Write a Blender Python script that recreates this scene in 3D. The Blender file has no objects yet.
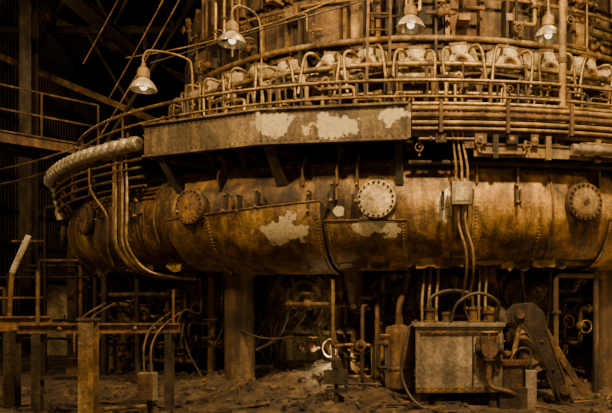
import bpy, math, random
from mathutils import Vector, Matrix
random.seed(7)
rad=math.radians
def pol(r,t,z):
    a=rad(t); return Vector((r*math.sin(a),-r*math.cos(a),z))
def Rz(t): return Matrix.Rotation(rad(t),3,'Z')

# ------------------------------------------------------------------ materials
def mat(name,c1,c2,c3,rough=0.7,metal=0.0,scale=2.0,bump=0.4,streak=0.5,patches=(),pcol=(0.5,0.42,0.25),fine=22,grey=0.36,grime=0.0):
    m=bpy.data.materials.new(name); m.use_nodes=True
    nt=m.node_tree; N=nt.nodes; L=nt.links
    b=N['Principled BSDF']
    geo=N.new('ShaderNodeTexCoord'); pos=geo.outputs['Object']
    n1=N.new('ShaderNodeTexNoise'); n1.inputs['Scale'].default_value=scale; n1.inputs['Detail'].default_value=8; n1.inputs['Roughness'].default_value=0.68
    L.new(pos,n1.inputs['Vector'])
    r=N.new('ShaderNodeValToRGB'); e=r.color_ramp.elements
    e[0].position=0.36; e[0].color=(*c1,1); e[1].position=0.66; e[1].color=(*c3,1)
    k=e.new(0.5); k.color=(*c2,1)
    L.new(n1.outputs['Fac'],r.inputs['Fac'])
    n5=N.new('ShaderNodeTexNoise'); n5.inputs['Scale'].default_value=scale*0.6+0.4; n5.inputs['Detail'].default_value=6; n5.inputs['Distortion'].default_value=0.6
    mo=N.new('ShaderNodeMapping'); mo.inputs['Location'].default_value=(7.3,2.1,4.4); L.new(pos,mo.inputs['Vector']); L.new(mo.outputs[0],n5.inputs['Vector'])
    g5=N.new('ShaderNodeMapRange'); g5.inputs[1].default_value=0.42; g5.inputs[2].default_value=0.6; g5.inputs[3].default_value=0; g5.inputs[4].default_value=grey
    L.new(n5.outputs['Fac'],g5.inputs[0])
    lum=0.3*c2[0]+0.6*c2[1]+0.1*c2[2]
    mg=N.new('ShaderNodeMix'); mg.data_type='RGBA'; L.new(g5.outputs[0],mg.inputs[0]); L.new(r.outputs[0],mg.inputs[6]); mg.inputs[7].default_value=(lum*1.1,lum*0.93,lum*0.68,1)
    mp=N.new('ShaderNodeMapping'); mp.inputs['Scale'].default_value=(5,5,0.5)
    L.new(pos,mp.inputs['Vector'])
    n2=N.new('ShaderNodeTexNoise'); n2.inputs['Scale'].default_value=1.6; n2.inputs['Detail'].default_value=6
    L.new(mp.outputs[0],n2.inputs['Vector'])
    mr=N.new('ShaderNodeMapRange'); mr.inputs[1].default_value=0.35; mr.inputs[2].default_value=0.65
    mr.inputs[3].default_value=1.0-streak; mr.inputs[4].default_value=1.25
    L.new(n2.outputs['Fac'],mr.inputs[0])
    mx=N.new('ShaderNodeMix'); mx.data_type='RGBA'; mx.blend_type='MULTIPLY'; mx.inputs[0].default_value=1
    L.new(mg.outputs[2],mx.inputs[6]); L.new(mr.outputs[0],mx.inputs[7])
    n3=N.new('ShaderNodeTexNoise'); n3.inputs['Scale'].default_value=fine; n3.inputs['Detail'].default_value=5; n3.inputs['Roughness'].default_value=0.75
    L.new(pos,n3.inputs['Vector'])
    m3=N.new('ShaderNodeMapRange'); m3.inputs[1].default_value=0.35; m3.inputs[2].default_value=0.65; m3.inputs[3].default_value=0.5; m3.inputs[4].default_value=1.35
    L.new(n3.outputs['Fac'],m3.inputs[0])
    mx2=N.new('ShaderNodeMix'); mx2.data_type='RGBA'; mx2.blend_type='MULTIPLY'; mx2.inputs[0].default_value=1
    L.new(mx.outputs[2],mx2.inputs[6]); L.new(m3.outputs[0],mx2.inputs[7])
    col=mx2.outputs[2]
    if grime>0:
        n6=N.new('ShaderNodeTexNoise'); n6.inputs['Scale'].default_value=0.9; n6.inputs['Detail'].default_value=9; n6.inputs['Roughness'].default_value=.72; n6.inputs['Distortion'].default_value=1.2
        m6=N.new('ShaderNodeMapping'); m6.inputs['Location'].default_value=(1.3,9.1,2.4); L.new(pos,m6.inputs['Vector']); L.new(m6.outputs[0],n6.inputs['Vector'])
        g6=N.new('ShaderNodeMapRange'); g6.inputs[1].default_value=0.40; g6.inputs[2].default_value=0.54; g6.inputs[3].default_value=1-grime; g6.inputs[4].default_value=1.1
        L.new(n6.outputs['Fac'],g6.inputs[0])
        mx6=N.new('ShaderNodeMix'); mx6.data_type='RGBA'; mx6.blend_type='MULTIPLY'; mx6.inputs[0].default_value=1
        L.new(col,mx6.inputs[6]); L.new(g6.outputs[0],mx6.inputs[7]); col=mx6.outputs[2]
    if patches:
        n4=N.new('ShaderNodeTexNoise'); n4.inputs['Scale'].default_value=4.6; n4.inputs['Detail'].default_value=10; n4.inputs['Roughness'].default_value=0.66
        L.new(pos,n4.inputs['Vector'])
        prev=None
        for c,ra in patches:
            s=N.new('ShaderNodeVectorMath'); s.operation='SUBTRACT'; L.new(pos,s.inputs[0]); s.inputs[1].default_value=tuple(c)
            d=N.new('ShaderNodeVectorMath'); d.operation='DIVIDE'; L.new(s.outputs[0],d.inputs[0]); d.inputs[1].default_value=tuple(ra)
            l=N.new('ShaderNodeVectorMath'); l.operation='LENGTH'; L.new(d.outputs[0],l.inputs[0])
            if prev is None: prev=l.outputs['Value']
            else:
                mn=N.new('ShaderNodeMath'); mn.operation='MINIMUM'; L.new(prev,mn.inputs[0]); L.new(l.outputs['Value'],mn.inputs[1]); prev=mn.outputs[0]
        a=N.new('ShaderNodeMath'); a.operation='MULTIPLY_ADD'; L.new(n4.outputs['Fac'],a.inputs[0]); a.inputs[1].default_value=3.9; a.inputs[2].default_value=-1.95
        ad=N.new('ShaderNodeMath'); ad.operation='ADD'; L.new(prev,ad.inputs[0]); L.new(a.outputs[0],ad.inputs[1])
        ms=N.new('ShaderNodeMapRange'); ms.inputs[1].default_value=0.88; ms.inputs[2].default_value=1.0; ms.inputs[3].default_value=.93; ms.inputs[4].default_value=0
        L.new(ad.outputs[0],ms.inputs[0])
        mx3=N.new('ShaderNodeMix'); mx3.data_type='RGBA'; L.new(ms.outputs[0],mx3.inputs[0]); L.new(col,mx3.inputs[6])
        pm=N.new('ShaderNodeMix'); pm.data_type='RGBA'; pm.blend_type='MULTIPLY'; pm.inputs[0].default_value=0.5
        pm.inputs[6].default_value=(*pcol,1); L.new(m3.outputs[0],pm.inputs[7]); L.new(pm.outputs[2],mx3.inputs[7])
        col=mx3.outputs[2]
    L.new(col,b.inputs['Base Color'])
    b.inputs['Metallic'].default_value=metal
    rr=N.new('ShaderNodeMapRange'); rr.inputs[3].default_value=max(0.15,rough-0.2); rr.inputs[4].default_value=min(1,rough+0.2)
    L.new(n3.outputs['Fac'],rr.inputs[0]); L.new(rr.outputs[0],b.inputs['Roughness'])
    ba=N.new('ShaderNodeMath'); ba.operation='MULTIPLY_ADD'; L.new(n1.outputs['Fac'],ba.inputs[0]); ba.inputs[1].default_value=1.5; L.new(n3.outputs['Fac'],ba.inputs[2])
    bp=N.new('ShaderNodeBump'); bp.inputs['Strength'].default_value=bump; bp.inputs['Distance'].default_value=0.03
    L.new(ba.outputs[0],bp.inputs['Height']); L.new(bp.outputs[0],b.inputs['Normal'])
    return m

def pp(t,z,r=8.74): return pol(r,t,z)
BPATCH=[(pp(-14.3,2.66),(0.42,0.5,0.18)),(pp(-5.3,2.70),(0.34,0.5,0.15)),(pp(1.5,3.0),(0.10,0.3,0.22)),(pp(-8.9,2.9),(0.08,0.3,0.08))]
M_bustle=mat('rusted_bustle_steel',(0.07,0.032,0.008),(0.25,0.13,0.028),(0.54,0.315,0.07),0.5,0.25,1.1,0.45,0.65,BPATCH,(0.64,0.55,0.35),grey=.28,grime=.7)
M_lap=mat('rusted_lap_plate',(0.13,0.068,0.019),(0.25,0.142,0.042),(0.40,0.24,0.077),0.45,0.3,1.4,0.3,0.5,BPATCH,(0.64,0.55,0.35),grime=.5,grey=.3)
M_fascia=mat('weathered_fascia_steel',(0.09,0.06,0.028),(0.17,0.117,0.057),(0.27,0.19,0.095),0.5,0.3,1.1,0.3,0.45,
  [((-2.3,-8.75,4.2),(0.27,0.9,0.2)),((-1.45,-8.8,4.1),(0.42,0.9,0.17)),((-0.5,-8.9,4.27),(0.2,0.9,0.14))],(0.52,0.44,0.27),grime=.5)
M_rust=mat('brown_rust',(0.045,0.021,0.006),(0.13,0.065,0.017),(0.27,0.14,0.037),0.7,0.2,3,0.5,0.5)
M_rustL=mat('ochre_rust',(0.10,0.052,0.014),(0.25,0.147,0.042),(0.46,0.295,0.095),0.6,0.3,3,0.4,0.4)
M_dark=mat('sooty_steel',(0.016,0.010,0.004),(0.04,0.026,0.011),(0.085,0.056,0.024),0.7,0.3,3,0.4,0.4)
M_black=mat('soot_black',(0.008,0.006,0.003),(0.02,0.014,0.007),(0.04,0.028,0.013),0.85,0.0,3,0.4,0.3)
M_pale=mat('flaking_pale_paint',(0.14,0.09,0.035),(0.42,0.32,0.15),(0.72,0.60,0.35),0.65,0.1,4,0.4,0.5)
M_silver=mat('aluminium_jacket',(0.32,0.27,0.18),(0.55,0.47,0.33),(0.74,0.66,0.5),0.4,0.4,4,0.15,0.2,grey=.2)
M_grey=mat('grey_painted_steel',(0.14,0.105,0.064),(0.24,0.19,0.125),(0.36,0.29,0.20),0.5,0.3,2.0,0.2,0.3,grime=.3)
M_pipe=mat('brass_coloured_pipe',(0.14,0.08,0.024),(0.33,0.21,0.072),(0.58,0.40,0.155),0.4,0.6,5,0.2,0.3)
M_shell=mat('furnace_shell_steel',(0.032,0.018,0.007),(0.095,0.054,0.019),(0.23,0.14,0.05),0.7,0.2,1.5,0.6,0.6)
M_hearth=mat('hearth_crust',(0.10,0.06,0.02),(0.33,0.225,0.085),(0.62,0.48,0.22),0.8,0.0,1.9,0.9,0.6,grime=.45)
M_floor=mat('dusty_floor',(0.02,0.013,0.006),(0.05,0.032,0.014),(0.10,0.068,0.03),0.95,0,1.2,0.9,0.2)
M_rubber=mat('rubber_cable',(0.015,0.01,0.005),(0.04,0.027,0.012),(0.09,0.06,0.028),0.6,0,4,0.2,0.2)
M_rub=mat('rubble_grit',(0.018,0.010,0.004),(0.06,0.036,0.015),(0.17,0.11,0.046),0.95,0,3,1.0,0.1,fine=40)

def corr(name,c,axis=0):
    m=bpy.data.materials.new(name); m.use_nodes=True; N=m.node_tree.nodes; L=m.node_tree.links; b=N['Principled BSDF']
    tc=N.new('ShaderNodeTexCoord'); w=N.new('ShaderNodeTexWave'); w.inputs['Scale'].default_value=1.6
    w.bands_direction='X' if axis==0 else ('Y' if axis==1 else 'Z'); w.inputs['Distortion'].default_value=0.2
    L.new(tc.outputs['Object'],w.inputs['Vector'])
    n=N.new('ShaderNodeTexNoise'); n.inputs['Scale'].default_value=0.7; n.inputs['Detail'].default_value=8; L.new(tc.outputs['Object'],n.inputs['Vector'])
    r=N.new('ShaderNodeValToRGB'); r.color_ramp.elements[0].position=0.35; r.color_ramp.elements[1].position=0.7
    r.color_ramp.elements[0].color=(c[0]*.35,c[1]*.35,c[2]*.35,1); r.color_ramp.elements[1].color=(*c,1)
    L.new(n.outputs['Fac'],r.inputs['Fac']); L.new(r.outputs[0],b.inputs['Base Color']); b.inputs['Roughness'].default_value=0.8
    bp=N.new('ShaderNodeBump'); bp.inputs['Distance'].default_value=0.08; bp.inputs['Strength'].default_value=0.8
    L.new(w.outputs['Fac'],bp.inputs['Height']); L.new(bp.outputs[0],b.inputs['Normal'])
    return m
M_wallx=corr('corrugated_sheet_x',(0.05,0.034,0.016),0)
M_wally=corr('corrugated_sheet_y',(0.05,0.034,0.016),1)
M_bulb=bpy.data.materials.new('frosted_bulb'); M_bulb.use_nodes=True
_e=M_bulb.node_tree.nodes['Principled BSDF']; _e.inputs['Emission Color'].default_value=(1,.75,.4,1); _e.inputs['Emission Strength'].default_value=3.0; _e.inputs['Base Color'].default_value=(.8,.7,.5,1)
M_shade=bpy.data.materials.new('enamel_lamp_shade'); M_shade.use_nodes=True
_b=M_shade.node_tree.nodes['Principled BSDF']; _n=M_shade.node_tree.nodes.new('ShaderNodeTexNoise'); _n.inputs['Scale'].default_value=9
_r=M_shade.node_tree.nodes.new('ShaderNodeValToRGB'); _r.color_ramp.elements[0].color=(.28,.23,.14,1); _r.color_ramp.elements[1].color=(.6,.53,.38,1)
_r.color_ramp.elements[0].position=.35; _r.color_ramp.elements[1].position=.6
M_shade.node_tree.links.new(_n.outputs['Fac'],_r.inputs['Fac']); M_shade.node_tree.links.new(_r.outputs[0],_b.inputs['Base Color']); _b.inputs['Roughness'].default_value=.35; _b.inputs['Metallic'].default_value=.4

# ------------------------------------------------------------------ mesh builder
class MB:
    def __init__(s): s.v=[];s.f=[];s.mi=[];s.sm=[];s.ms=[]
    def add(s,vs,fs,m,smooth=False):
        if m not in s.ms: s.ms.append(m)
        k=s.ms.index(m); o=len(s.v); s.v+= [tuple(x) for x in vs]
        for f in fs: s.f.append([o+i for i in f]); s.mi.append(k); s.sm.append(smooth)
    def box(s,c,size,m,R=None):
        c=Vector(c); x,y,z=[a/2 for a in size]
        vs=[Vector(p) for p in [(-x,-y,-z),(x,-y,-z),(x,y,-z),(-x,y,-z),(-x,-y,z),(x,-y,z),(x,y,z),(-x,y,z)]]
        if R is not None: vs=[R@v for v in vs]
        s.add([v+c for v in vs],[(0,3,2,1),(4,5,6,7),(0,1,5,4),(1,2,6,5),(2,3,7,6),(3,0,4,7)],m)
    def frame(s,d,up=None):
        d=Vector(d).normalized(); up=Vector(up) if up is not None else Vector((0,0,1))
        if abs(d.dot(up))>0.98: up=Vector((0,1,0))
        x=d.cross(up).normalized(); u=x.cross(d).normalized()
        return Matrix((x,d,u)).transposed()
    def beam(s,p0,p1,w,h,m,up=None):
        p0=Vector(p0);p1=Vector(p1); s.box((p0+p1)/2,(w,(p1-p0).length,h),m,s.frame(p1-p0,up))
    def ibeam(s,p0,p1,w,h,m,up=None,t=0.025):
        p0=Vector(p0);p1=Vector(p1); R=s.frame(p1-p0,up); l=(p1-p0).length; c=(p0+p1)/2
        s.box(c,(t,l,h-2*t),m,R); u=R@Vector((0,0,1))
        s.box(c+u*(h/2-t/2),(w,l,t),m,R); s.box(c-u*(h/2-t/2),(w,l,t),m,R)
    def prism(s,pts,thick,m,n):
        n=Vector(n).normalized()*thick/2; k=len(pts); vs=[Vector(p)-n for p in pts]+[Vector(p)+n for p in pts]
        s.add(vs,[tuple(range(k)),tuple(reversed(range(k,2*k)))]+[((i+1)%k,i,k+i,k+(i+1)%k) for i in range(k)],m)
    def lathe(s,prof,m,O=(0,0,0),Z=(0,0,1),seg=20,smooth=True,cap=True,joined=False):
        O=Vector(O);Z=Vector(Z).normalized(); X=Z.orthogonal().normalized(); Y=Z.cross(X)
        def ring(r,h): return [O+Z*h+(X*math.cos(2*math.pi*i/seg)+Y*math.sin(2*math.pi*i/seg))*r for i in range(seg)]
        if joined:
            vs=[];fs=[]
            for r,h in prof: vs+=ring(r,h)
            for j in range(len(prof)-1):
                for i in range(seg): fs.append((j*seg+i,j*seg+(i+1)%seg,(j+1)*seg+(i+1)%seg,(j+1)*seg+i))
            s.add(vs,fs,m,True)
        else:
            for (r0,h0),(r1,h1) in zip(prof,prof[1:]):
                vs=ring(r0,h0)+ring(r1,h1)
                s.add(vs,[(i,(i+1)%seg,seg+(i+1)%seg,seg+i) for i in range(seg)],m,smooth)
        if cap:
            if prof[0][0]>1e-4: s.add(ring(*prof[0]),[tuple(reversed(range(seg)))],m)
            if prof[-1][0]>1e-4: s.add(ring(*prof[-1]),[tuple(range(seg))],m)
    def cyl(s,p0,p1,r,m,r2=None,seg=14):
        p0=Vector(p0);p1=Vector(p1); s.lathe([(r,0),(r if r2 is None else r2,(p1-p0).length)],m,p0,p1-p0,seg)
    def tube(s,pts,r,m,seg=8,closed=False,caps=True):
        pts=[Vector(p) for p in pts]; n=len(pts); rs=r if isinstance(r,(list,tuple)) else [r]*n
        vs=[];N0=None
        for i in range(n):
            if closed: t=pts[(i+1)%n]-pts[i-1]
            else: t=pts[min(i+1,n-1)]-pts[max(i-1,0)]
            t.normalize()
            if N0 is None: N0=t.orthogonal().normalized()
            N0=(N0-t*N0.dot(t)).normalized(); B=t.cross(N0)
            for k in range(seg):
                a=2*math.pi*k/seg; vs.append(pts[i]+(N0*math.cos(a)+B*math.sin(a))*rs[i])
        fs=[]
        for i in range(n if closed else n-1):
            j=(i+1)%n
            for k in range(seg): fs.append((i*seg+k,i*seg+(k+1)%seg,j*seg+(k+1)%seg,j*seg+k))
        s.add(vs,fs,m,True)
        if caps and not closed:
            s.add(vs[:seg],[tuple(reversed(range(seg)))],m); s.add(vs[-seg:],[tuple(range(seg))],m)
    def arc(s,t0,t1,r,z,rad_,m,seg=8,step=2.0,z1=None):
        n=max(2,int(abs(t1-t0)/step)+1); z1=z if z1 is None else z1
        s.tube([pol(r,t0+(t1-t0)*i/(n-1),z+(z1-z)*i/(n-1)) for i in range(n)],rad_,m,seg)
    def arcbox(s,t0,t1,r0,r1,z0,z1,m,step=2.5):
        n=max(1,int(abs(t1-t0)/step)); vs=[];fs=[]
        for i in range(n+1):
            t=t0+(t1-t0)*i/n
            vs+=[pol(r0,t,z0),pol(r1,t,z0),pol(r1,t,z1),pol(r0,t,z1)]
        for i in range(n):
            a=4*i;b=a+4
            for k in range(4):
                fs.append((a+k,a+(k+1)%4,b+(k+1)%4,b+k))
        fs.append((0,3,2,1)); e=4*n; fs.append((e,e+1,e+2,e+3)); s.add(vs,fs,m)
    def bolt(s,p,d,r,h,m): s.lathe([(r,0),(r,h*0.7),(r*0.6,h)],m,p,d,6,False)
    def ball(s,c,r,m,seg=12,sq=1.0):
        prof=[(max(1e-5,r*math.sin(math.pi*i/8)),-r*sq*math.cos(math.pi*i/8)) for i in range(9)]
        s.lathe(prof,m,c,(0,0,1),seg,True,False,True)
    def run(s,t,r,z,rr,m,tl,rl,zl,steps=5):
        """orthogonal pipe run around the furnace with elbows, flanges and an occasional valve"""
        cur=[t,r,z]; P=[pol(r,t,z)]; last=-1
        for q in range(steps):
            ax=random.choice([a for a in (0,2,0,2,1) if a!=last]); last=ax; old=list(cur)
            lim=(tl,rl,zl)[ax]; cur[ax]=random.uniform(*lim)
            if ax==0: cur[0]=max(tl[0],min(tl[1],old[0]+random.choice((-1,1))*random.uniform(1.5,6)))
            a=pol(old[1],old[0],old[2]); c_=pol(cur[1],cur[0],cur[2]); d=c_-a
            if d.length<.12: cur=old; continue
            if ax==0:
                for k in range(1,4): P.append(pol(old[1],old[0]+(cur[0]-old[0])*k/4,old[2]))
            P.append(c_)
            mid=(a+c_)/2 if ax!=0 else pol(old[1],(old[0]+cur[0])/2,old[2])
            dd=d.normalized()
            if random.random()<.6: s.lathe([(rr*1.9,-.02),(rr*1.9,.02)],random.choice([m,M_rust]),mid,dd,10)
            if random.random()<.25:
                s.ball(mid,rr*2.2,M_rust,8); up=Vector((0,0,1)) if ax!=2 else pol(1,cur[0],0)
                s.cyl(mid,mid+up*rr*4.5,rr*.4,M_rust,seg=6)
                X=up.orthogonal().normalized();Y=up.cross(X)
                s.tube([mid+up*rr*4.3+(X*math.cos(k*math.pi/5)+Y*math.sin(k*math.pi/5))*rr*2.6 for k in range(10)],rr*.3,M_rustL,6,closed=True)
        Q=[P[0]]
        for i in range(1,len(P)-1):
            a,b_,c_=P[i-1],P[i],P[i+1]; e=min(rr*2.2,(b_-a).length*.4,(c_-b_).length*.4)
            u=(a-b_).normalized(); v=(c_-b_).normalized()
            Q+= [b_+u*e, b_+(u+v)*e*.3, b_+v*e]
        Q.append(P[-1]); s.tube(Q,rr,m,8)
    def build(s,name,bevel=0,parent=None,loc=None,rot=None):
        me=bpy.data.meshes.new(name); me.from_pydata(s.v,[],s.f); me.update()
        for m in s.ms: me.materials.append(m)
        me.polygons.foreach_set('material_index',s.mi); me.polygons.foreach_set('use_smooth',s.sm)
        o=bpy.data.objects.new(name,me); bpy.context.collection.objects.link(o)
        if bevel:
            b=o.modifiers.new('bevel','BEVEL'); b.width=bevel; b.segments=2; b.limit_method='ANGLE'
        if parent: o.parent=parent
        if loc is not None: o.location=loc
        if rot is not None: o.rotation_euler=rot
        return o
def spline(P,n=6):
    P=[Vector(p) for p in P]; Q=[2*P[0]-P[1]]+P+[2*P[-1]-P[-2]]; out=[]
    for i in range(1,len(Q)-2):
        for k in range(n):
            t=k/n; a,b,c,d=Q[i-1],Q[i],Q[i+1],Q[i+2]
            out.append(0.5*((2*b)+(c-a)*t+(2*a-5*b+4*c-d)*t*t+(3*b-a-3*c+d)*t**3))
    out.append(P[-1]); return out
def sag(p0,p1,s,n=12):
    p0=Vector(p0);p1=Vector(p1)
    return [p0.lerp(p1,i/n)-Vector((0,0,s*4*(i/n)*(1-i/n))) for i in range(n+1)]

# ------------------------------------------------------------------ building shell
def slab(name,c,size,m):
    b=MB(); b.box((0,0,0),size,m); return b.build(name,loc=c)
slab('floor',(0,-5,-0.1),(36,38,0.2),M_floor)
slab('wall_back',(0,14,6.5),(36,0.3,13),M_wallx)
slab('wall_front',(0,-24,6.5),(36,0.3,13),M_wallx)
slab('wall_left',(-15,-5,6.5),(0.3,38,13),M_wally)
slab('wall_right',(15,-5,6.5),(0.3,38,13),M_wally)
slab('ceiling',(0,-5,13.1),(36,38,0.2),M_wallx)

# ------------------------------------------------------------------ furnace shell
b=MB()
b.lathe([(6.25,0),(6.25,1.9),(6.0,2.3),(5.9,3.2),(5.9,12.98)],M_shell,seg=120,cap=False)
for z,w in ((0.35,.12),(1.85,.14),(5.15,.1),(6.32,.1),(7.35,.12),(8.5,.12)):
    r=6.25 if z<2 else 5.9
    b.arcbox(0,360,r-0.02,r+0.07,z,z+w,M_rust)
for i in range(60):
    t=i*6
    if abs(((t+180)%360)-180)>80: continue
    h=random.choice([0,0.05,0.12,0.25])
    b.box(pol(5.93+h/2,t,6.85),(0.5,0.12+h,0.8),random.choice([M_shell,M_dark,M_rust,M_rustL]),Rz(t))
    b.box(pol(6.02,t+3,6.85),(0.08,0.3,0.9),random.choice([M_rust,M_rustL]),Rz(t+3))
    h=random.choice([0,0.05,0.12,0.25])
    b.box(pol(5.95+h/2,t,7.9),(0.48,0.14+h,0.9),random.choice([M_shell,M_dark,M_rust]),Rz(t))
    b.box(pol(6.02,t+3,7.9),(0.06,0.25,1.0),M_rust,Rz(t+3))
    for k in range(5):
        b.bolt(pol(6.17,t+3,6.5+k*0.17),pol(1,t,0),0.02,0.02,M_rustL)
    if random.random()<.5:
        b.box(pol(6.2,t+random.uniform(-2,2),random.uniform(6.5,7.6)),(random.uniform(.1,.3),.3,random.uniform(.1,.35)),random.choice([M_rustL,M_dark,M_rustL,M_rust]),Rz(t))
for i in range(36):
    t=i*10-7
    if abs(((t+180)%360)-180)>80: continue
    b.box(pol(6.3,t,1.1),(0.07,0.18,1.5),M_rust,Rz(t))
b.build('blast_furnace_shell')

# ------------------------------------------------------------------ bustle pipe
Rc,rt,zc=7.95,0.85,2.975
def tor(t,p,off=0.0): return pol(Rc+(rt+off)*math.cos(rad(p)),t,zc+(rt+off)*math.sin(rad(p)))
root=bpy.data.objects.new('bustle_pipe',None); bpy.context.collection.objects.link(root)
b=MB()
nt_,np_=180,48; vs=[];fs=[]
for i in range(nt_):
    for k in range(np_): vs.append(tor(360*i/nt_,360*k/np_, 0.006*math.sin(i*1.7)*math.sin(k*0.9)))
for i in range(nt_):
    for k in range(np_):
        fs.append((i*np_+k,((i+1)%nt_)*np_+k,((i+1)%nt_)*np_+(k+1)%np_,i*np_+(k+1)%np_))
b.add(vs,fs,M_bustle,True)
def tpatch(b,t0,t1,p0,p1,off,m,n=10,q=14,skew=0,rim=True):
    vs=[];fs=[]
    for i in range(n+1):
        for k in range(q+1):
            vs.append(tor(t0+(t1-t0)*i/n, p0+(p1-p0)*k/q + skew*(i/n)*(k/q), off))
    for i in range(n):
        for k in range(q): fs.append((i*(q+1)+k,(i+1)*(q+1)+k,(i+1)*(q+1)+k+1,i*(q+1)+k+1))
    b.add(vs,fs,m,True)
    def strip(A):
        v=[tor(t,p,off) for t,p in A]+[tor(t,p,0) for t,p in A]; n_=len(A)
        b.add(v,[(i,i+1,n_+i+1,n_+i) for i in range(n_-1)],M_black)
    strip([(t0,p0+(p1-p0)*k/q) for k in range(q+1)]); strip([(t1,p0+(p1-p0)*k/q+skew*k/q) for k in range(q+1)])
    top=[(t0+(t1-t0)*i/n,p1+skew*i/n) for i in range(n+1)]
    strip(top); strip([(t0+(t1-t0)*i/n,p0) for i in range(n+1)])
    if rim: b.tube([tor(t,p+.6,off) for t,p in top],.016,M_rust,6)
    for k in range(1,q*2):
        p=p0+(p1-p0)*k/(q*2)
        for tt in (t0+.35,t1-.35): b.bolt(tor(tt,p,off),tor(tt,p,1)-tor(tt,p,0),0.014,0.014,M_rustL)
tpatch(b,-28.5,-23.0,-95,-6,0.06,M_lap)
tpatch(b,-23.0,-10.4,-95,-4,0.11,M_lap,skew=8)
tpatch(b,-10.2,-2.2,-95,-14,0.06,M_lap)
tpatch(b,4,11,-95,0,0.03,M_bustle,rim=False)
tpatch(b,-45,-38,-95,10,0.03,M_bustle,rim=False)
tpatch(b,18,32,-95,-10,0.04,M_lap)
for t in (-78,-68,-57,-50,-35,-31,2.2,12,19,28,38,50,65):
    b.tube([tor(t,-100+200*k/30,0.002) for k in range(31)],0.022,M_rust,6)
for t in [x*0.6 for x in range(-120,100)]:
    b.bolt(tor(t,52,0.0),tor(t,52,1)-tor(t,52,0),0.018,0.015,M_rustL)
t=-58
while t<40:
    w=random.uniform(1.2,4); r_=8.35; h=random.uniform(.05,.2)
    P=[pol(r_,t,2.27),pol(r_,t+w,2.27),pol(r_+.03,t+w,2.27-h),pol(r_+.02,t+w*.7,2.22-h*random.uniform(.5,1.2)),pol(r_,t+w*.4,2.25-h),pol(r_+.02,t,2.25-h*random.uniform(.3,1.1))]
    b.prism(P,.015,random.choice([M_rust,M_dark,M_rustL,M_dark]),pol(1,t,0)); t+=w+random.choice([0,0,.4,2.5])
b.build('pipe_body',parent=root)
b=MB()
for t,h in ((-26.4,.2),(-20.6,.3),(-19.0,.24),(-17.0,.2),(-11.6,.34),(-9.3,.28),(-6.9,.2),(1.2,.26),(3.6,.2),(8.2,.3),(-33,.2),(-36,.26),(-41,.2)):
    p=random.uniform(2,12)
    b.beam(tor(t,p-h*30,.085),tor(t,p+h*34,.085),.045,.09,M_dark,pol(1,t,0))
    b.beam(tor(t+.45,p-h*22,.06),tor(t+.45,p+h*20,.06),.03,.06,M_rust,pol(1,t,0))
    b.bolt(tor(t,p+8,0.12),pol(1,t,0),0.024,0.05,M_rustL); b.bolt(tor(t,p-7,0.12),pol(1,t,0),0.024,0.05,M_rustL)
b.build('lap_clips',parent=root)
for i,t in enumerate((-65,-45,-25,-5,15,35)):
    b=MB(); O=tor(t,6,-0.12); d=(tor(t,3,1)-tor(t,3,0)).normalized()
    pale=(t==-5); mm=M_pale if pale else (M_rustL if t==15 else M_rust)
    b.lathe([(0.23,0),(0.23,0.16),(0.285,0.16),(0.29,0.165),(0.29,0.20),(0.285,0.205),(0.282,0.205),(0.282,0.212),(0.28,0.24),(0.275,0.245),(0.19,0.245),(0.185,0.25),(0.0,0.252)],mm if pale else M_rust,O,d,40)
    b.lathe([(0.286,0.16),(0.296,0.165),(0.296,0.2),(0.286,0.205)],M_dark,O,d,40,True,False)
    b.lathe([(0.2,0.25),(0.0,0.256)],mm,O,d,32,True,False)
    X=d.orthogonal().normalized(); Y=d.cross(X)
    for k in range(20):
        a=2*math.pi*k/20
        b.bolt(O+d*0.242+(X*math.cos(a)+Y*math.sin(a))*0.245,d,0.018,0.03,M_dark)
    if not pale:
        b.tube([O+d*0.25-X*0.05,O+d*0.29-X*0.04,O+d*0.29+X*0.04,O+d*0.25+X*0.05],0.01,M_dark,6)
    b.build('manhole_cover_%d'%(i+1),parent=root)

# ------------------------------------------------------------------ ring walkway
root=bpy.data.objects.new('ring_walkway',None); bpy.context.collection.objects.link(root)
b=MB(); b.arcbox(-100,100,5.95,8.95,4.10,4.16,M_dark)
for i in range(-7,8):
    t=i*14-2; b.ibeam(pol(6.0,t,3.98),pol(8.92,t,3.98),0.12,0.22,M_rust)
b.arcbox(-100,-30,8.9,8.97,3.98,4.2,M_rust); b.arcbox(-2,100,8.88,8.95,3.95,4.2,M_rust)
b.build('deck_and_joists',parent=root)
b=MB()
for t0,t1 in ((-30.2,-16.1),(-16.1,-1.9)):
    p0=pol(9.06,t0,0);p1=pol(9.06,t1,0)
    for z,w,h,o in ((4.14,0.03,0.53,0),(4.39,0.12,0.03,0.0),(3.885,0.13,0.03,0.0)):
        b.beam(p0+Vector((0,0,z)),p1+Vector((0,0,z)),w,h,M_fascia)
    d=(p1-p0).normalized(); n=d.cross(Vector((0,0,1)))
    for k in range(24):
        for z in (3.94,4.33): b.bolt(p0.lerp(p1,(k+.5)/24)+Vector((0,0,z))+n*0.014,n,0.013,0.012,M_rust)
    b.beam(p1+n*0.02+Vector((0,0,3.9)),p1+n*0.02+Vector((0,0,4.38)),0.07,0.03,M_fascia,n)
b.build('fascia_plates',parent=root)
b=MB()
b.beam(pol(9.0,-15.3,3.88),tor(-14.8,25,0.0),0.17,0.05,M_dark,pol(1,-15,0))
b.beam(pol(9.0,-28.5,3.88),tor(-27.0,20,0.0),0.12,0.05,M_dark,pol(1,-28,0))
b.beam(pol(8.85,-2.9,3.88),tor(-2.9,22,0.0),0.11,0.06,M_black,pol(1,-3,0))
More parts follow.
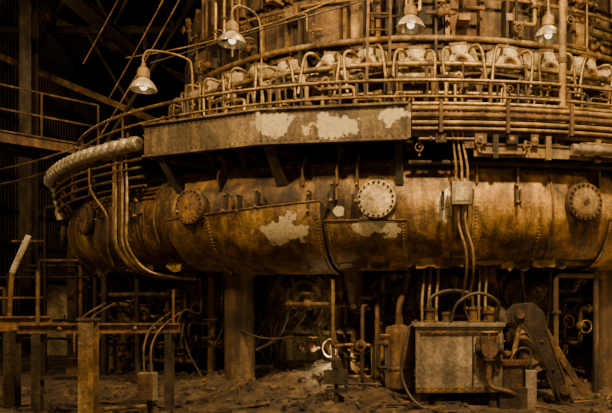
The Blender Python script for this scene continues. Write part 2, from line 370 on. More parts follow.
for t in (-24,-20,-9,6,10,13,24,34,-40,-52):
    b.beam(pol(8.6,t,3.9),tor(t,50,0.0),0.09,0.05,M_dark,pol(1,t,0))
    b.beam(pol(8.8,t,3.95),pol(8.1,t,3.85),0.06,0.08,M_rust)
for t in (-22,-12.5,-9,-7,4.5,8.5,17,21):
    a=tor(t,48,0); b.prism([a,tor(t,22,0),tor(t,22,.05),tor(t,34,.17),tor(t,48,.2)],.03,M_rust,pol(1,t+90,0))
b.build('hanger_struts',parent=root)

b=MB()
for z,rr in ((4.86,0.028),(4.62,0.02)): b.arc(-95,95,8.62,z,rr,M_pipe if z>4.7 else M_rustL)
for i in range(-5,6):
    t=i*15+6; b.cyl(pol(8.62,t,4.15),pol(8.62,t,4.86),0.022,M_rust,seg=8)
b.build('handrail')
b=MB()
for z,rr,r in ((5.80,0.055,6.62),(5.25,0.045,6.7)): b.arc(-100,100,r,z,rr,M_pipe)
for t in range(-95,96,10):
    b.cyl(pol(5.85,t,5.73),pol(6.7,t,5.73),0.025,M_rust,seg=8); b.cyl(pol(6.68,t,4.14),pol(6.68,t,5.8),0.022,M_rust,seg=8)
for t in range(-90,95,15): b.arc(t-0.4,t+0.4,6.62,5.8,0.07,M_rust,12,0.4)
b.build('cooling_water_header')
b=MB()
for z,rr,r in ((6.38,0.055,6.3),(7.15,0.035,6.3)): b.arc(-100,100,r,z,rr,M_rustL)
for t in range(-95,96,12): b.beam(pol(5.85,t,6.6),pol(6.34,t,6.6),0.05,1.2,M_dark)
for i in range(26):
    t=random.uniform(-60,60); b.run(t,6.4,random.uniform(6.4,7.8),random.choice([.02,.03,.04]),random.choice([M_rustL,M_rust,M_dark,M_pipe]),(t-10,t+10),(6.25,6.6),(6.3,8.4),4)
b.build('upper_pipe_ring')
b=MB()
for z,rr,r,mm in ((4.40,0.030,9.0,M_pipe),(4.32,0.038,9.05,M_rustL),(4.22,0.042,9.06,M_rust),(4.12,0.034,9.04,M_rustL),(4.04,0.028,9.02,M_rustL)):
    b.arc(-1.6,80,r,z,rr,mm,10)
for t in range(1,80,6):
    b.box(pol(9.07,t,4.2),(0.05,0.12,0.46),M_rust,Rz(t))
b.build('edge_pipe_bundle')
b=MB()
b.arcbox(4,80,8.93,8.98,3.66,3.82,M_rustL); b.arcbox(4,80,8.7,9.0,3.82,3.85,M_rust)
b.arc(-2,80,8.8,3.60,0.04,M_dark); b.arc(13,80,9.12,3.78,0.075,M_grey,12)
for t in range(6,80,5): b.box(pol(8.97,t,3.8),(0.08,0.1,0.34),random.choice([M_rust,M_dark,M_rustL]),Rz(t))
for t,h in ((4.6,.14),(7.5,.12),(9.6,.16),(1,.12)):
    c_=pol(9.0,t,3.9); b.box(c_,(random.uniform(.1,.18),.1,h),random.choice([M_rust,M_dark]),Rz(t)); b.lathe([(.04,0),(.04,.05),(.02,.06)],M_rustL,c_,pol(1,t,0),10)
for i in range(7):
    t=random.uniform(0,24); b.run(t,9.0,3.9,.022,random.choice([M_pipe,M_rustL]),(-1,28),(8.85,9.12),(3.65,4.05),4)
b.build('lower_cable_tray')

# ribbed insulated pipe (separate bulging jacket sections with dark straps)
b=MB(); pts=[];rs=[]
n=260
for i in range(n+1):
    t=-30.5-31*i/n; pts.append(pol(9.12,t,4.10-0.03*i/n)); rs.append(0.072+0.05*abs(math.sin(i*math.pi/13))**0.5)
b.tube(pts,rs,M_silver,14)
for i in range(0,n+1,13): b.tube([pts[max(i-1,0)],pts[min(i+1,n)]],.082,M_dark,12)
e=pts[-1]; ep=spline([e,e+Vector((-.02,.2,-.06)),e+Vector((.02,.28,-.3)),e+Vector((0.08,.28,-.75))],8)
b.tube(ep,[.07+.04*abs(math.sin(i*.8)) for i in range(len(ep))],M_silver,12)
b.build('insulated_pipe')
b=MB()
for r,z,rr,m_ in ((9.02,3.88,0.03,M_rustL),(9.02,3.74,0.025,M_rust),(8.98,3.60,0.03,M_rust),(8.95,3.46,0.022,M_rust)):
    b.arc(-80,-31,r,z,rr,m_)
for t in range(-78,-32,6): b.box(pol(8.95,t,3.7),(0.04,0.1,0.5),M_rust,Rz(t))
b.build('conduit_rack')
b=MB()
for k in range(5):
    dt=k*0.62; r=9.0+0.02*(k%2)
    b.tube(spline([pol(r,-36.3+dt,4.0),pol(r,-36.2+dt,3.6),pol(r+.02,-36.0+dt,3.0),pol(r-.02,-36.0+dt*0.9,2.5),pol(r-0.25,-35.0+dt*0.8,2.12),pol(r-0.6,-33.5+dt*.8,1.99),pol(r-1.0,-32+dt*.6,1.96)],5),0.026,(M_pipe,M_rustL,M_rust,M_rustL,M_pipe)[k],8)
for z in (3.7,3.1,2.6): b.box(pol(8.97,-35.0,z),(0.5,0.06,0.05),M_dark,Rz(-35))
b.tube(spline([pol(9.05,-41,4.0),pol(9.1,-40,3.5),pol(9.0,-37.5,3.0),pol(8.95,-38,2.5),pol(8.8,-39,2.2)],5),0.02,M_rustL)
b.build('conduit_bundle')

b=MB()
c=pol(8.97,2.9,3.12); R=Rz(2.9)
b.box(c,(0.27,0.14,0.30),M_grey,R); b.box(c+R@Vector((0,-0.08,0)),(0.29,0.025,0.32),M_grey,R)
b.box(c+R@Vector((0,-0.095,0)),(0.2,0.01,0.22),M_pale,R)
for dx in (-0.09,0,0.09):
    b.tube(spline([c+R@Vector((dx,0,0.15)),c+R@Vector((dx*0.9,0,0.4)),c+R@Vector((dx*0.8-0.05,0.02,0.75)),c+R@Vector((dx*0.8-0.08,0.02,1.2))],4),0.021,M_pipe,8)
for dx in (-0.04,0.06):
    b.tube(spline([c+R@Vector((dx,0,-0.15)),c+R@Vector((dx,0,-0.45)),c+R@Vector((dx+0.1,0.0,-0.8)),c+R@Vector((dx+0.12,0.12,-1.15)),c+R@Vector((dx+0.1,0.5,-1.5))],4),0.02,M_rustL,8)
b.box(c+R@Vector((0.0,0.08,0)),(0.1,0.3,0.1),M_dark,R)
b.box(c+R@Vector((0.12,0.02,0.7)),(0.16,0.1,0.1),M_rust,R)
b.build('junction_box',0.006)

# ------------------------------------------------------------------ coolers with hoods (linked copies)
def cooler():
    b=MB()
    vs=[(-.34,0,.02),(.34,0,.02),(.34,0,.56),(-.34,0,.56),(-.33,-.42,.0),(.33,-.42,.0),(.10,-.30,.52),(-.10,-.30,.52)]
    b.add([Vector(v) for v in vs],[(4,5,6,7),(0,4,7,3),(5,1,2,6),(7,6,2,3),(0,1,5,4)],M_pale)
    b.box((0,-.2,-.03),(.7,.48,.05),M_rust); b.box((0,-.12,.56),(.3,.3,.05),M_rustL)
    b.lathe([(0.12,0),(0.12,0.04),(0.08,0.045),(0.06,0.0)],M_rust,(0,-.40,.2),(0,-1,.25),16)
    for sx in (-.2,.2):
        for z in (.06,.36): b.bolt(Vector((sx*(1 if z<.1 else .5),-.42+.3*(z-.02),z)),(0,-1,.3),0.02,0.03,M_rust)
    for sx in (-.13,.13):
        b.tube(spline([(sx,-.1,.3),(sx*1.5,-.45,.42),(sx*2.4,-.56,.4),(sx*2.8,-.58,.2),(sx*2.8,-.58,-.35)],5),0.03,M_pipe,8)
    return b.build('tuyere_cooler')
c0=cooler(); me=c0.data
for i,t in enumerate([x*7.6-2.4 for x in range(-9,10)]):
    o=c0 if i==0 else bpy.data.objects.new('tuyere_cooler',me)
    if i: bpy.context.collection.objects.link(o)
    o.location=pol(6.1,t,5.68+random.uniform(-.06,.06)); o.rotation_euler=(random.uniform(-.1,.1),random.uniform(-.15,.15),rad(t))
b=MB()
for i in range(50):
    t=-80+i*3.2+random.uniform(-1,1); r=6.95+random.uniform(-.06,.25); h=random.uniform(4.95,5.6); w=random.uniform(.5,1.1)
    mm=random.choice([M_pipe,M_rustL,M_rustL,M_rust,M_rubber,M_rubber])
    b.tube(spline([pol(r,t,4.15),pol(r,t,h-.16),pol(r,t+w*.2,h),pol(r-.02,t+w,h+.02),pol(r-.03,t+w*1.25,h-.16),pol(r-.1,t+w*1.3,4.9),pol(r-.1,t+w*1.3,4.2)],5),random.choice([.018,.024,.032]),mm,8)
b.build('cooling_hose_row')
b=MB()
for i in range(22):
    t=-75+i*7+random.uniform(-1,1); r=random.choice([7.6,8.0,8.3]); z=4.16
    h=random.uniform(.25,.6)
    b.cyl(pol(r,t,z),pol(r,t,z+h),0.04,M_rust,seg=8)
    b.lathe([(0.05,0),(0.08,.03),(0.08,.11),(0.04,.14)],M_rust,pol(r,t,z+h*0.6),(0,0,1),12)
    a=[pol(r,t,z+h+.04)+Vector((0.09*math.cos(k*math.pi/6),0.09*math.sin(k*math.pi/6),0)) for k in range(12)]
    b.tube(a,0.012,M_rust,6,closed=True); b.cyl(a[0],a[6],0.008,M_rust,seg=6); b.cyl(a[3],a[9],0.008,M_rust,seg=6)
    b.cyl(pol(r,t,z+h),pol(r,t,z+h+.06),0.012,M_rust,seg=6)
for i in range(34):
    t=random.uniform(-62,50); b.run(t,7.4,4.3,random.choice([.02,.028,.036]),random.choice([M_rustL,M_rust,M_pipe,M_dark,M_rust]),(t-9,t+9),(6.9,8.2),(4.25,5.35),5)
b.build('water_valve_manifold')
b=MB(); b.cyl((2.02,-8.35,4.16),(2.02,-8.35,9.5),0.06,M_rustL); b.lathe([(.12,0),(.12,.03),(.06,.04)],M_rust,(2.02,-8.35,4.16))
for z in (5.2,6.4,7.6): b.lathe([(.07,0),(.07,.08)],M_rust,(2.02,-8.35,z))
b.build('standpipe')
b=MB()
for sx in (-.2,.2): b.beam(pol(6.75,-8,4.16)+Vector((sx,0,0)),pol(6.35,-8,9.3)+Vector((sx,0,0)),.05,.03,M_rust)
for k in range(17):
    p=pol(6.75,-8,4.3).lerp(pol(6.35,-8,9.2),k/16); b.cyl(p-Vector((.2,0,0)),p+Vector((.2,0,0)),.014,M_rust,seg=6)
b.build('ladder')

# ------------------------------------------------------------------ lamps
def lamp(p,base,arm,R=0.19):
    b=MB(); p=Vector(p)
    b.lathe([(R,0),(R*.97,.03),(R*.88,.08),(R*.66,.14),(R*.42,.18),(R*.34,.20)],M_shade,p,(0,0,1),28,True,False,True)
    b.lathe([(R*.985,0),(R*.95,.03),(R*.86,.078),(R*.64,.135),(R*.4,.175),(R*.3,.19)],M_shade,p,(0,0,1),28,True,False,True)
    b.lathe([(R*.98,-.004),(R*1.05,0),(R*1.05,.015),(R*.98,.02)],M_shade,p,(0,0,1),28,True,False)
    b.lathe([(R*.40,.19),(R*.46,.20),(R*.46,.31),(R*.36,.35),(.035,.38),(.035,.43)],M_rustL,p,(0,0,1),16)
    b.ball(p+Vector((0,0,.06)),0.06,M_bulb)
    b.tube(spline([p+Vector((0,0,.4))]+[Vector(a) for a in arm]+[Vector(base)],6),0.018,M_rustL,8)
    b.lathe([(.06,-.02),(.06,.02)],M_rust,base,(0,0,1),12)
    b.build('gooseneck_lamp')
lamp((-4.55,-7.9,4.93),(-3.9,-7.55,4.16),[(-4.55,-7.9,5.45),(-4.45,-7.85,5.58),(-4.0,-7.6,5.55),(-3.9,-7.55,5.3)],.2)
lamp((-3.2,-7.7,5.74),(-2.85,-7.2,4.16),[(-3.2,-7.68,6.3),(-3.1,-7.55,6.42),(-2.88,-7.25,6.3),(-2.85,-7.2,5.5)],.22)
lamp((-.3,-8.1,5.83),(-.3,-5.95,8.0),[(-.3,-8.1,6.5),(-.3,-8.0,7.4),(-.3,-7.2,7.9)],.22)
lamp((1.88,-7.9,5.75),(2.02,-8.33,7.4),[(1.88,-7.9,6.4),(1.88,-7.95,6.9),(1.9,-8.15,7.3)],.22)

# ------------------------------------------------------------------ below the bustle
def tuyere():
    b=MB()
    b.lathe([(0.56,0),(0.56,.12),(0.47,.14),(0.40,.06),(0.26,.0),(0.24,.2),(0.17,.22),(0.14,.05),(0.0,.05)],M_hearth,(0,0,0),(0,-1,0),36)
    b.lathe([(0.40,.1),(0.46,.15),(0.42,.2),(0.37,.1)],M_rustL,(0,0,0),(0,-1,0),36,True,False)
    for k in range(12):
        a=k*math.pi/6; b.bolt(Vector((.51*math.cos(a),-.12,.51*math.sin(a))),(0,-1,0),.028,.05,M_rust)
    for sx in (-1,1):
        b.tube(spline([(sx*.78,-.05,-1.2),(sx*.8,-.1,-.2),(sx*.7,-.12,.3),(sx*.35,-.15,.6),(0,-.15,.68)],6),0.05,M_rust,8)
        b.tube(spline([(sx*.2,-.2,-.15),(sx*.34,-.5,-.3),(sx*.46,-.45,-.7),(sx*.44,-.2,-1.15)],6),0.035,M_rubber,8)
        b.beam((sx*.66,-.06,-1.1),(sx*.3,-.1,-.5),.16,.08,M_hearth)
        b.box((sx*.66,-.02,.25),(.26,.1,.55),M_hearth,Matrix.Rotation(sx*.3,3,'Y'))
        b.box((sx*.7,-.03,-.5),(.2,.1,.8),M_hearth)
    b.box((0,-.08,-.85),(.8,.16,.45),M_hearth); b.box((0,-.1,-.55),(1.0,.06,.07),M_pale)
    return b.build('tuyere_opening',0.012)
t0=tuyere(); me=t0.data
for i,t in enumerate((-62,-42,-21.5,-3,17,37)):
    o=t0 if i==0 else bpy.data.objects.new('tuyere_opening',me)
    if i: bpy.context.collection.objects.link(o)
    o.location=pol(6.26,t,1.55); o.rotation_euler=(0,0,rad(t))
def stock(t):
    b=MB()
    b.lathe([(.2,0),(.2,.06),(.14,.08),(.14,.3)],M_rust,pol(7.75,t,2.2),pol(-.25,t,-1),16)
    b.tube(spline([pol(7.7,t,2.2),pol(7.55,t,1.85),pol(7.35,t,1.6),pol(7.0,t,1.5),pol(6.4,t,1.45)],6),[.15]*13+[.14]*12,M_shell,14)
    b.lathe([(.21,0),(.21,.07)],M_rust,pol(7.25,t,1.56),pol(-1,t,-.1),18); b.lathe([(.19,0),(.19,.07)],M_rust,pol(6.7,t,1.47),pol(-1,t,0),18)
    b.cyl(pol(7.4,t,1.6),pol(7.62,t,1.5),.05,M_rustL)
    b.build('tuyere_stock')
for t in (-52,-35,-9.5,7,27,46): stock(t)
for t in (-64,-24.6,22.5,60):
    b=MB(); p=pol(7.8,t,0)
    b.lathe([(.36,0),(.36,.05),(.25,.06),(.25,1.95),(.28,2.0),(.30,2.12)],M_shell,p,(0,0,1),24)
    for k in range(8):
        a=k*math.pi/4; b.bolt(p+Vector((.315*math.cos(a),.315*math.sin(a),.05)),(0,0,1),.025,.04,M_dark)
    b.build('support_column')

# steel equipment box
b=MB(); R=Rz(3); c=Vector((.40,-8.45,.74))
def T(x,y,z): return c+R@Vector((x,y,z))
b.box(T(0,0,0),(1.22,.8,.94),M_grey,R)
b.box(T(0,0,.5),(1.34,.92,.05),M_grey,R); b.box(T(0,-.41,.4),(1.24,.03,.06),M_rust,R); b.box(T(0,-.41,-.44),(1.26,.05,.08),M_rust,R)
for sx in (-.6,.6): b.box(T(sx,-.405,0),(.06,.04,.9),M_grey,R)
b.box(T(0.2,-.41,-.0),(.02,.02,.84),M_dark,R)
for sx in (-.5,.5):
    for sy in (-.3,.3): b.box(T(sx,sy,-.6),(.12,.12,.3),M_dark,R)
for k in range(11):
    for z in (.4,-.44): b.bolt(T(-.55+k*.11,-.43,z),R@Vector((0,-1,0)),.014,.015,M_rustL)
v=T(.42,-.41,.16)
def V(x,y,z): return v+R@Vector((x,y,z))
b.box(V(0,-.02,-.08),(.34,.04,.5),M_rust,R)
b.lathe([(.15,0),(.15,.05),(.08,.06),(.08,.16),(.12,.17),(.12,.21)],M_rust,v,R@Vector((0,-1,0)),18)
b.lathe([(.09,-.16),(.09,-.1),(.06,-.08),(.06,.08),(.09,.1),(.09,.16)],M_rust,V(0,-.12,0),(0,0,1),16)
b.lathe([(.08,-.2),(.08,-.14),(.05,-.12),(.05,.12),(.08,.14),(.08,.2)],M_dark,V(0,-.12,0),R@Vector((1,0,0)),16)
b.tube([V(.11*math.cos(k*math.pi/8),-.12+.11*math.sin(k*math.pi/8),.24) for k in range(16)],.014,M_rustL,6,closed=True)
b.cyl(V(-.11,-.12,.24),V(.11,-.12,.24),.01,M_rustL,seg=6); b.cyl(V(0,-.12,.14),V(0,-.12,.25),.02,M_rust)
b.cyl(V(0,-.12,-.1),V(0,-.12,-.42),.045,M_rust)
b.tube(spline([V(0,-.12,-.4),V(.05,-.14,-.55),V(.3,-.14,-.62),V(.6,0,-.8)],5),.035,M_rust)
for x,y,h,r in ((-.4,-.1,.18,.07),(-.15,.1,.12,.05),(.25,0,.2,.06),(.5,.1,.14,.08)):
    b.lathe([(r*1.4,.52),(r*1.4,.55),(r,.56),(r,.52+h),(r*1.3,.52+h),(r*1.3,.56+h)],M_rust,c+R@Vector((x,y,0)),(0,0,1),14)
b.tube(spline([T(-.4,-.1,.7),T(-.38,-.1,.9),T(-.1,0,1.0),T(.2,0,.95),T(.25,0,.75)],6),.03,M_rubber)
b.build('steel_equipment_box',0.008)
b=MB(); b.lathe([(.2,0),(.22,.03),(.22,.3),(.235,.31),(.235,.34),(.22,.35),(.22,.9),(.2,.96),(.06,1.0),(.06,1.12)],M_rust,(-.48,-8.1,.22),(0,0,1),24)
for k in range(3):
    a=k*2*math.pi/3; b.cyl((-.48+.17*math.cos(a),-8.1+.17*math.sin(a),0),(-.48+.17*math.cos(a),-8.1+.17*math.sin(a),.3),.025,M_dark)
b.tube(spline([(-.48,-8.1,1.3),(-.48,-8.1,1.5),(-.4,-7.9,1.8),(-.3,-7.7,2.2)],5),.05,M_rust); b.build('pressure_drum')
# clay gun: two slender cranked side frames carrying the barrel
b=MB()
for dy in (-.22,.22):
    y=-8.6+dy
    prof=[(1.14,1.40),(1.26,1.54),(1.50,1.56),(1.64,1.44),(1.72,1.15),(2.10,.1),(1.90,.1),(1.52,1.0),(1.38,1.24),(1.2,1.26)]
    b.prism([(x,y,z) for x,z in prof],.05,M_dark,(0,1,0))
    for x,z in ((1.35,1.40),(1.62,1.0),(1.78,.6),(1.95,.22)): b.bolt((x,y-.026,z),(0,-1,0),.026,.03,M_rust)
    b.beam((1.68,y-.03,1.2),(2.06,y-.03,.15),.02,.05,M_rust,(0,1,0))
b.lathe([(.11,0),(.11,.08),(.17,.1),(.17,.65),(.21,.66),(.21,.74),(.17,.75),(.12,1.1),(.07,1.4)],M_shell,(1.62,-8.7,.5),(-.28,.45,.5),20)
b.cyl((1.3,-8.9,1.4),(1.3,-8.3,1.4),.07,M_rust); b.cyl((1.95,-8.9,.3),(1.95,-8.3,.3),.07,M_rust)
b.beam((1.55,-8.4,1.45),(2.35,-8.4,.15),.1,.08,M_rust,(0,1,0))
b.lathe([(.17,0),(.17,.35),(.2,.36),(.2,.42)],M_rust,(1.2,-8.75,.3),(0,0,1),18); b.box((1.2,-8.75,.17),(.4,.4,.34),M_dark)
b.cyl((1.2,-8.75,.7),(1.33,-8.75,1.3),.04,M_pipe); b.box((1.46,-8.8,.3),(.16,.2,.56),M_grey)
b.tube(spline([(1.46,-8.8,.58),(1.45,-8.85,.85),(1.3,-8.9,.9),(1.2,-8.75,.72)],5),.02,M_rubber)
b.build('clay_gun',0.006)

# left side steelwork
b=MB()
b.ibeam((-5.75,-9.2,1.2),(-3.6,-8.9,1.2),.12,.14,M_rust); b.ibeam((-5.5,-9.17,0),(-5.5,-9.17,1.12),.12,.12,M_dark,(0,1,0)); b.ibeam((-3.75,-8.92,0),(-3.75,-8.92,1.12),.1,.12,M_dark,(0,1,0))
b.beam((-5.5,-9.17,.5),(-3.75,-8.95,.5),.04,.05,M_dark); b.cyl((-5.5,-9.17,1.27),(-5.5,-9.17,2.0),.025,M_rust); b.cyl((-3.7,-8.9,1.27),(-3.7,-8.9,1.75),.02,M_rust)
for x in (-5.2,-4.8,-4.2,-3.95): b.bolt((x,-9.2+(x+5.75)*.14,1.2),(0,-1,0),.03,.06,M_rustL)
b.build('steel_crossbeam')
b=MB(); b.ibeam((-4.62,-9.5,0.06),(-4.62,-9.5,1.33),.2,.17,M_rustL,(0,1,0),.02); b.box((-4.62,-9.5,1.34),(.24,.2,.03),M_rust); b.box((-4.62,-9.5,.03),(.3,.26,.06),M_dark); b.build('steel_stub_post')
b=MB(); b.ibeam((-6.35,-8.65,1.25),(-5.65,-8.55,1.25),.12,.22,M_rust); b.ibeam((-6.2,-8.6,0),(-6.2,-8.6,1.13),.16,.16,M_dark,(0,1,0)); b.build('steel_bracket_beam')
for x,y,w,h,z,s in ((-3.86,-9.4,.22,.38,.42,0),(-5.15,-8.75,.3,.3,.6,0)):
    b=MB(); b.box((x,y,z),(w,.14,h),M_grey); b.box((x,y-.08,z),(w*.92,.02,h*.94),M_rust)
    b.box((x,y+.09,z/2+.15),(.07,.05,z+.3),M_dark)
    for dx in (-.05,.05): b.tube(spline([(x+dx,y,z+h/2),(x+dx,y,z+h/2+.35),(x+dx*1.4,y+.3,z+h/2+.6),(x+dx*1.5,y+1.0,z+h/2+.8)],5),.014,M_rust)
    b.build('electrical_box',.006)
b=MB()
A=Vector((-9.9,-5.9,0)); D=Vector((1.25,1.5,0)).normalized(); Nn=Vector((-D.y,D.x,0)); Ln=3.6
def PL(s_,w_,z_): return A+D*s_+Nn*w_+Vector((0,0,z_))
b.beam(PL(0,.6,5.08),PL(Ln,.6,5.08),1.2,.08,M_dark); b.ibeam(PL(0,0,4.98),PL(Ln,0,4.98),.14,.24,M_rust); b.ibeam(PL(0,1.2,4.98),PL(Ln,1.2,4.98),.14,.24,M_dark)
for z in (5.55,6.05):
    b.cyl(PL(0,0,z),PL(Ln,0,z),.024,M_rust,seg=8)
for k in range(4): b.cyl(PL(k*Ln/3,0,5.1),PL(k*Ln/3,0,6.05),.026,M_rust,seg=8)
for s_ in (.3,Ln-.3): b.ibeam(PL(s_,.6,0),PL(s_,.6,5.0),.18,.18,M_dark,(0,1,0))
b.build('access_platform')
b=MB()
for z in (.75,1.15,2.1): b.cyl((-11,-3.4,z),(-6.2,-3.9,z),.03,M_dark,seg=8)
for k in range(4): b.cyl((-11+k*1.6,-3.4-.16*k,0),(-11+k*1.6,-3.4-.16*k,2.2),.035,M_dark,seg=8)
for i in range(12):
    x=random.uniform(-9.5,-6); y=random.uniform(-5,-2); h=random.uniform(1.5,4)
    b.cyl((x,y,0),(x,y,h),random.choice([.02,.035,.05]),random.choice([M_rust,M_dark,M_dark]),seg=8)
    b.cyl((x,y,h),(x+random.uniform(-1.4,1.4),y,h),.03,random.choice([M_rust,M_dark]),seg=8)
b.build('pipe_rack')
for x,y in ((-12.2,2),(-12.2,9),(-9.2,9.5),(12.5,2)):
    b=MB(); b.ibeam((x,y,0),(x,y,12.6),.35,.4,M_dark,(0,1,0),.04); b.box((x,y,.03),(.6,.6,.06),M_rust); b.build('building_column')
for y in (-8,-2,4,10):
    b=MB(); zt,zb=12.8,10.6
    for x0,x1 in ((-14.8,-6.3),(6.3,14.8)) if abs(y)<6 else ((-14.8,14.8),):
        b.ibeam((x0,y,zb),(x1,y,zb),.2,.22,M_dark); b.ibeam((x0,y,zt),(x1,y,zt),.2,.22,M_dark)
        x=x0
        while x+2.1<=x1+.01:
            b.beam((x,y,zb),(x+1.05,y,zt),.1,.1,M_dark); b.beam((x+1.05,y,zt),(x+2.1,y,zb),.1,.1,M_dark); x+=2.1
    b.build('roof_truss')
b=MB()
b.ibeam((-9.5,-8,9.6),(-9.5,13.8,9.6),.25,.4,M_dark)
for y in (-8,-2,4,10): b.beam((-9.5,y,9.6),(-9.5,y,10.6),.12,.12,M_dark)
b.build('crane_runway_beam')
b=MB()
b.beam((-11,3,5.5),(-6.4,2,12.0),.1,.1,M_dark); b.beam((-8.0,3.6,5),(-11.5,4,10.6),.08,.08,M_dark); b.beam((-12,3,6.2),(-6.6,2.2,6.4),.1,.14,M_dark); b.beam((-7.8,1,4),(-6.4,1,10.6),.08,.08,M_rust)
b.beam((-14.5,6,7.2),(-7.4,4,4.6),.14,.14,M_rust); b.beam((-14.5,4,9.8),(-8,3,7.0),.16,.2,M_rust); b.beam((-14.5,7,12.3),(-7.5,6,9.0),.2,.25,M_rust)
b.build('diagonal_bracing')
b=MB()
for p0,p1 in (((-6.2,-6,4.6),(-4.0,-6,8.5)),((-6.5,-5,5.6),(-4.2,-5,10)),((-7.5,-4,6.7),(-4.5,-4,12.5))):
    b.tube(sag(p0,p1,.1,8),.014,M_rust,6)
b.tube(sag((-12,-2,4.7),(-6.6,-6,4.45),.15),.02,M_rustL,6); b.tube(sag((-12,-2,4.4),(-6.6,-6,4.2),.2),.02,M_rust,6)
b.tube(sag((-5.9,-5.5,6.3),(0,-7.4,7.3),.25,14),.015,M_rustL,6); b.tube(sag((-4.6,-7.5,5.5),(0,-8.0,6.6),-.02,10),.012,M_rubber,6)
b.build('overhead_cables')
b=MB()
for z in (1.2,2.4,3.6,4.8,6.0,8.0): b.box((-14.75,-5,z),(.2,37,.1),M_dark); b.box((0,13.75,z),(29,.2,.1),M_dark)
b.build('trim_1')
b=MB(); b.box((-10.4,0.5,1.0),(.75,.5,2.0),M_grey); b.box((-10.4,.22,1.0),(.68,.04,1.9),M_pale); b.box((-10.15,.19,1.1),(.04,.04,.2),M_dark); b.build('switchgear_cabinet',.02)
b=MB(); b.tube([(-6.82,-7.6,2.05),(-6.55,-7.6,2.65)],.045,M_silver,10); b.tube([(-6.82,-7.6,2.1),(-6.95,-7.6,0)],.04,M_rust,10); b.build('leaning_pipe')

# hanging cables, manifolds & pipes under the bustle
b=MB()
for i in range(80):
    t=-62+i*1.4+random.uniform(-1,1); r0=random.uniform(6.5,8.0); r1=r0+random.uniform(-.3,.3)
    t1=t+random.uniform(-7,7); z0=random.uniform(1.9,2.3); z1=random.uniform(.1,1.0)
    if -25<t<-14 and random.random()<.6: continue
    b.tube(spline([pol(r0,t,z0),pol(r0,t+random.uniform(-1,1),z0*.7),pol(r1,(t+t1)/2,z1+.3+random.uniform(-.1,.3)),pol(r1+.1,t1,z1)],6),random.choice([.012,.018,.026]),random.choice([M_rubber,M_rubber,M_rust,M_dark,M_dark]),6)
for i in range(24):
    t=random.uniform(-60,45); t1=t+random.uniform(4,10); r=random.uniform(6.6,8.2); z=random.uniform(.6,1.9)
    b.tube(sag(pol(r,t,z),pol(r,t1,z+random.uniform(-.3,.3)),random.uniform(.1,.5)),.016,random.choice([M_rubber,M_rust,M_dark]),6)
b.build('hanging_cables')
b=MB()
for t,r,w_ in ((-58,8.3,.05),(-51,8.3,.07),(-41,8.2,.05),(-31,7.6,.07),(-13,7.0,.08),(-9,7.2,.06),(19,8.2,.05),(30,8.2,.06)):
    b.cyl(pol(r,t,0),pol(r,t,2.2),w_,random.choice([M_rust,M_dark]),seg=10)
for z,r,rr in ((1.7,8.2,.04),(.75,7.3,.05)): b.arc(-75,-32,r,z,rr,M_rust)
for lo,hi,k in ((-62,-28,30),(-17,-6,8),(-6,14,12),(14,36,18)):
    for i in range(k):
        t=random.uniform(lo,hi); b.run(t,random.uniform(7,8),random.uniform(.3,1.8),random.choice([.02,.03,.04,.06]),random.choice([M_rust,M_rust,M_dark,M_shell,M_rustL]),(lo,hi),(6.7,8.4),(.15,2.0),5)
b.build('service_pipework')
b=MB()
for x in (-.12,-.02,.1,.75,.85): b.tube(spline([(x,-8.3,1.25),(x,-8.25,1.6),(x+.03,-8.1,2.0),(x+.02,-7.9,2.3)],4),.022,M_rustL)
b.tube(spline([(.95,-8.6,1.25),(1.0,-8.75,1.55),(.7,-8.85,1.7),(.4,-8.85,1.55),(.3,-8.8,1.27)],6),.025,M_rubber)
b.tube(spline([(-.2,-8.7,1.3),(-.35,-8.9,1.1),(-.4,-8.95,.5),(-.1,-9.2,.1),(.6,-9.3,.05)],6),.02,M_rubber)
b.build('power_cables')
b=MB(); b.cyl((-1.35,-8.9,0),(-1.35,-8.9,.72),.035,M_dark); b.box((-1.35,-8.9,.3),(.3,.12,.05),M_dark); b.box((-1.35,-8.95,.5),(.34,.1,.2),M_dark)
b.lathe([(.08,0),(.08,.12),(.04,.16)],M_dark,(-1.35,-8.9,.62),(0,0,1),14); b.lathe([(.2,0),(.2,.04)],M_dark,(-1.35,-8.9,0),(0,0,1),16)
b.build('valve_stand')

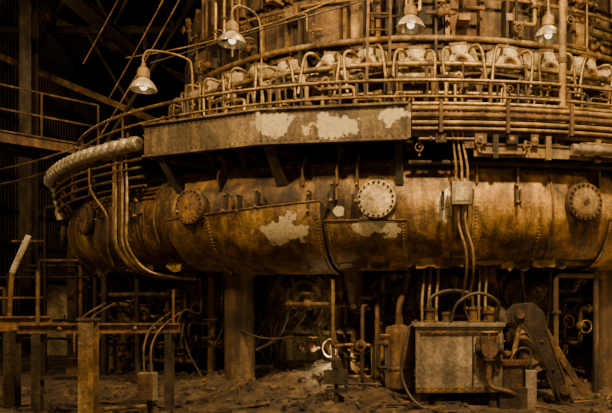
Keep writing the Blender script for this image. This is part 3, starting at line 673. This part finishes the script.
# rubble
def hgt(x,y):
    r=math.hypot(x,y); a=max(0,1-abs(r-7.3)/2.2)
    n=math.sin(x*3.1+1)*math.cos(y*2.7)+.5*math.sin(x*7.3+y*5.1)+.3*math.sin(x*13-y*11)
    env=math.exp(-((x+2.2)/2.2)**2)*.30+.09+math.exp(-((x-2.5)/1.2)**2)*.1
    return a**.8*(env*(1+.3*n))+.012*n
b=MB(); nx,ny=190,80; vs=[];fs=[]
for i in range(nx+1):
    for j in range(ny+1):
        x=-8+16*i/nx; y=-11.5+7*j/ny; vs.append(Vector((x,y,hgt(x,y)+random.uniform(-.022,.022))))
for i in range(nx):
    for j in range(ny): fs.append((i*(ny+1)+j,(i+1)*(ny+1)+j,(i+1)*(ny+1)+j+1,i*(ny+1)+j+1))
b.add(vs,fs,M_rub,True)
for i in range(3400):
    x=random.uniform(-7.5,6); y=random.uniform(-11.2,-5.8)
    if math.hypot(x,y)<6.3: continue
    s=random.choice([.01,.014,.02,.02,.03,.045])*random.uniform(.7,1.3); z=hgt(x,y)+s*.2
    R=Matrix.Rotation(random.uniform(0,6),3,Vector((random.random(),random.random(),random.random()+.1)).normalized())
    ps=[Vector((random.uniform(.6,1.1)*sx*s,random.uniform(.6,1.1)*sy*s,random.uniform(.5,.9)*sz*s)) for sx,sy,sz in ((-1,-1,-1),(1,-1,-1),(1,1,-1),(-1,1,-1),(-1,-1,1),(1,-1,1),(1,1,1),(-1,1,1))]
    b.add([R@p+Vector((x,y,z)) for p in ps],[(0,3,2,1),(4,5,6,7),(0,1,5,4),(1,2,6,5),(2,3,7,6),(3,0,4,7)],random.choice([M_rub,M_rub,M_rub,M_rust,M_dark]))
b.build('rubble_pile')
b=MB()
for i in range(30):
    x=random.uniform(-6.0,4); y=random.uniform(-9.9,-8.2); a=random.uniform(0,180); l=random.uniform(.2,.7)
    d=Rz(a)@Vector((l/2,0,random.uniform(-.02,.05))); c_=Vector((x,y,hgt(x,y)+.03))
    if random.random()<.6: b.cyl(c_-d,c_+d,random.choice([.012,.02,.03]),random.choice([M_rust,M_dark]),seg=8)
    else: b.beam(c_-d,c_+d,random.uniform(.03,.08),.02,random.choice([M_rust,M_dark,M_dark]))
b.build('scrap_metal')

# ------------------------------------------------------------------ lights
def area(name,loc,target,size,power,col=(1,.66,.30)):
    l=bpy.data.lights.new(name,'AREA'); l.size=size; l.energy=power; l.color=col
    o=bpy.data.objects.new(name,l); bpy.context.collection.objects.link(o); o.location=loc
    o.rotation_euler=(Vector(target)-Vector(loc)).to_track_quat('-Z','Y').to_euler(); return o
def point(name,loc,power,r=.1,col=(1,.68,.33)):
    l=bpy.data.lights.new(name,'POINT'); l.energy=power; l.shadow_soft_size=r; l.color=col
    o=bpy.data.objects.new(name,l); bpy.context.collection.objects.link(o); o.location=loc
area('key_high_bay_lamp',(1.8,-14.5,10.5),(0,-8,3.4),.7,2500)
area('side_high_bay_lamp',(-8,-13.5,9.5),(-3,-7,3.6),.7,850)
area('front_fill_light',(-1,-18,3.0),(-1,-7,1.2),1.5,130)  # added low fill from the camera side, not a hall fixture
point('right_work_lamp',(5.6,-10.3,4.6),280,.25,(1,.58,.20))
point('deck_lamp_a',(-2.2,-7.7,7.2),140,.08); point('deck_lamp_b',(2.4,-7.5,7.4),130,.08)
point('hearth_lamp_a',(-1.75,-7.3,.65),26,.06,(1,.74,.37)); point('hearth_lamp_b',(3.0,-8.3,1.1),26,.08,(1,.60,.22)) 
point('left_bay_lamp',(-9.2,-6.5,3.0),32,.2); point('roof_bay_lamp',(-12,0,8.4),150,.3)
w=bpy.data.worlds.new('hall_air'); bpy.context.scene.world=w; w.use_nodes=True
w.node_tree.nodes['Background'].inputs[0].default_value=(1,.75,.45,1); w.node_tree.nodes['Background'].inputs[1].default_value=.02

cam=bpy.data.cameras.new('camera'); co=bpy.data.objects.new('camera',cam); bpy.context.collection.objects.link(co)
co.location=(0,-18.7,1.6); co.rotation_euler=(math.pi/2,0,0)
cam.sensor_width=36; cam.sensor_fit='HORIZONTAL'; cam.lens=680/612*36
cam.shift_x=-(430-306)/612; cam.shift_y=(300-206.5)/612
cam.clip_end=200
bpy.context.scene.camera=co
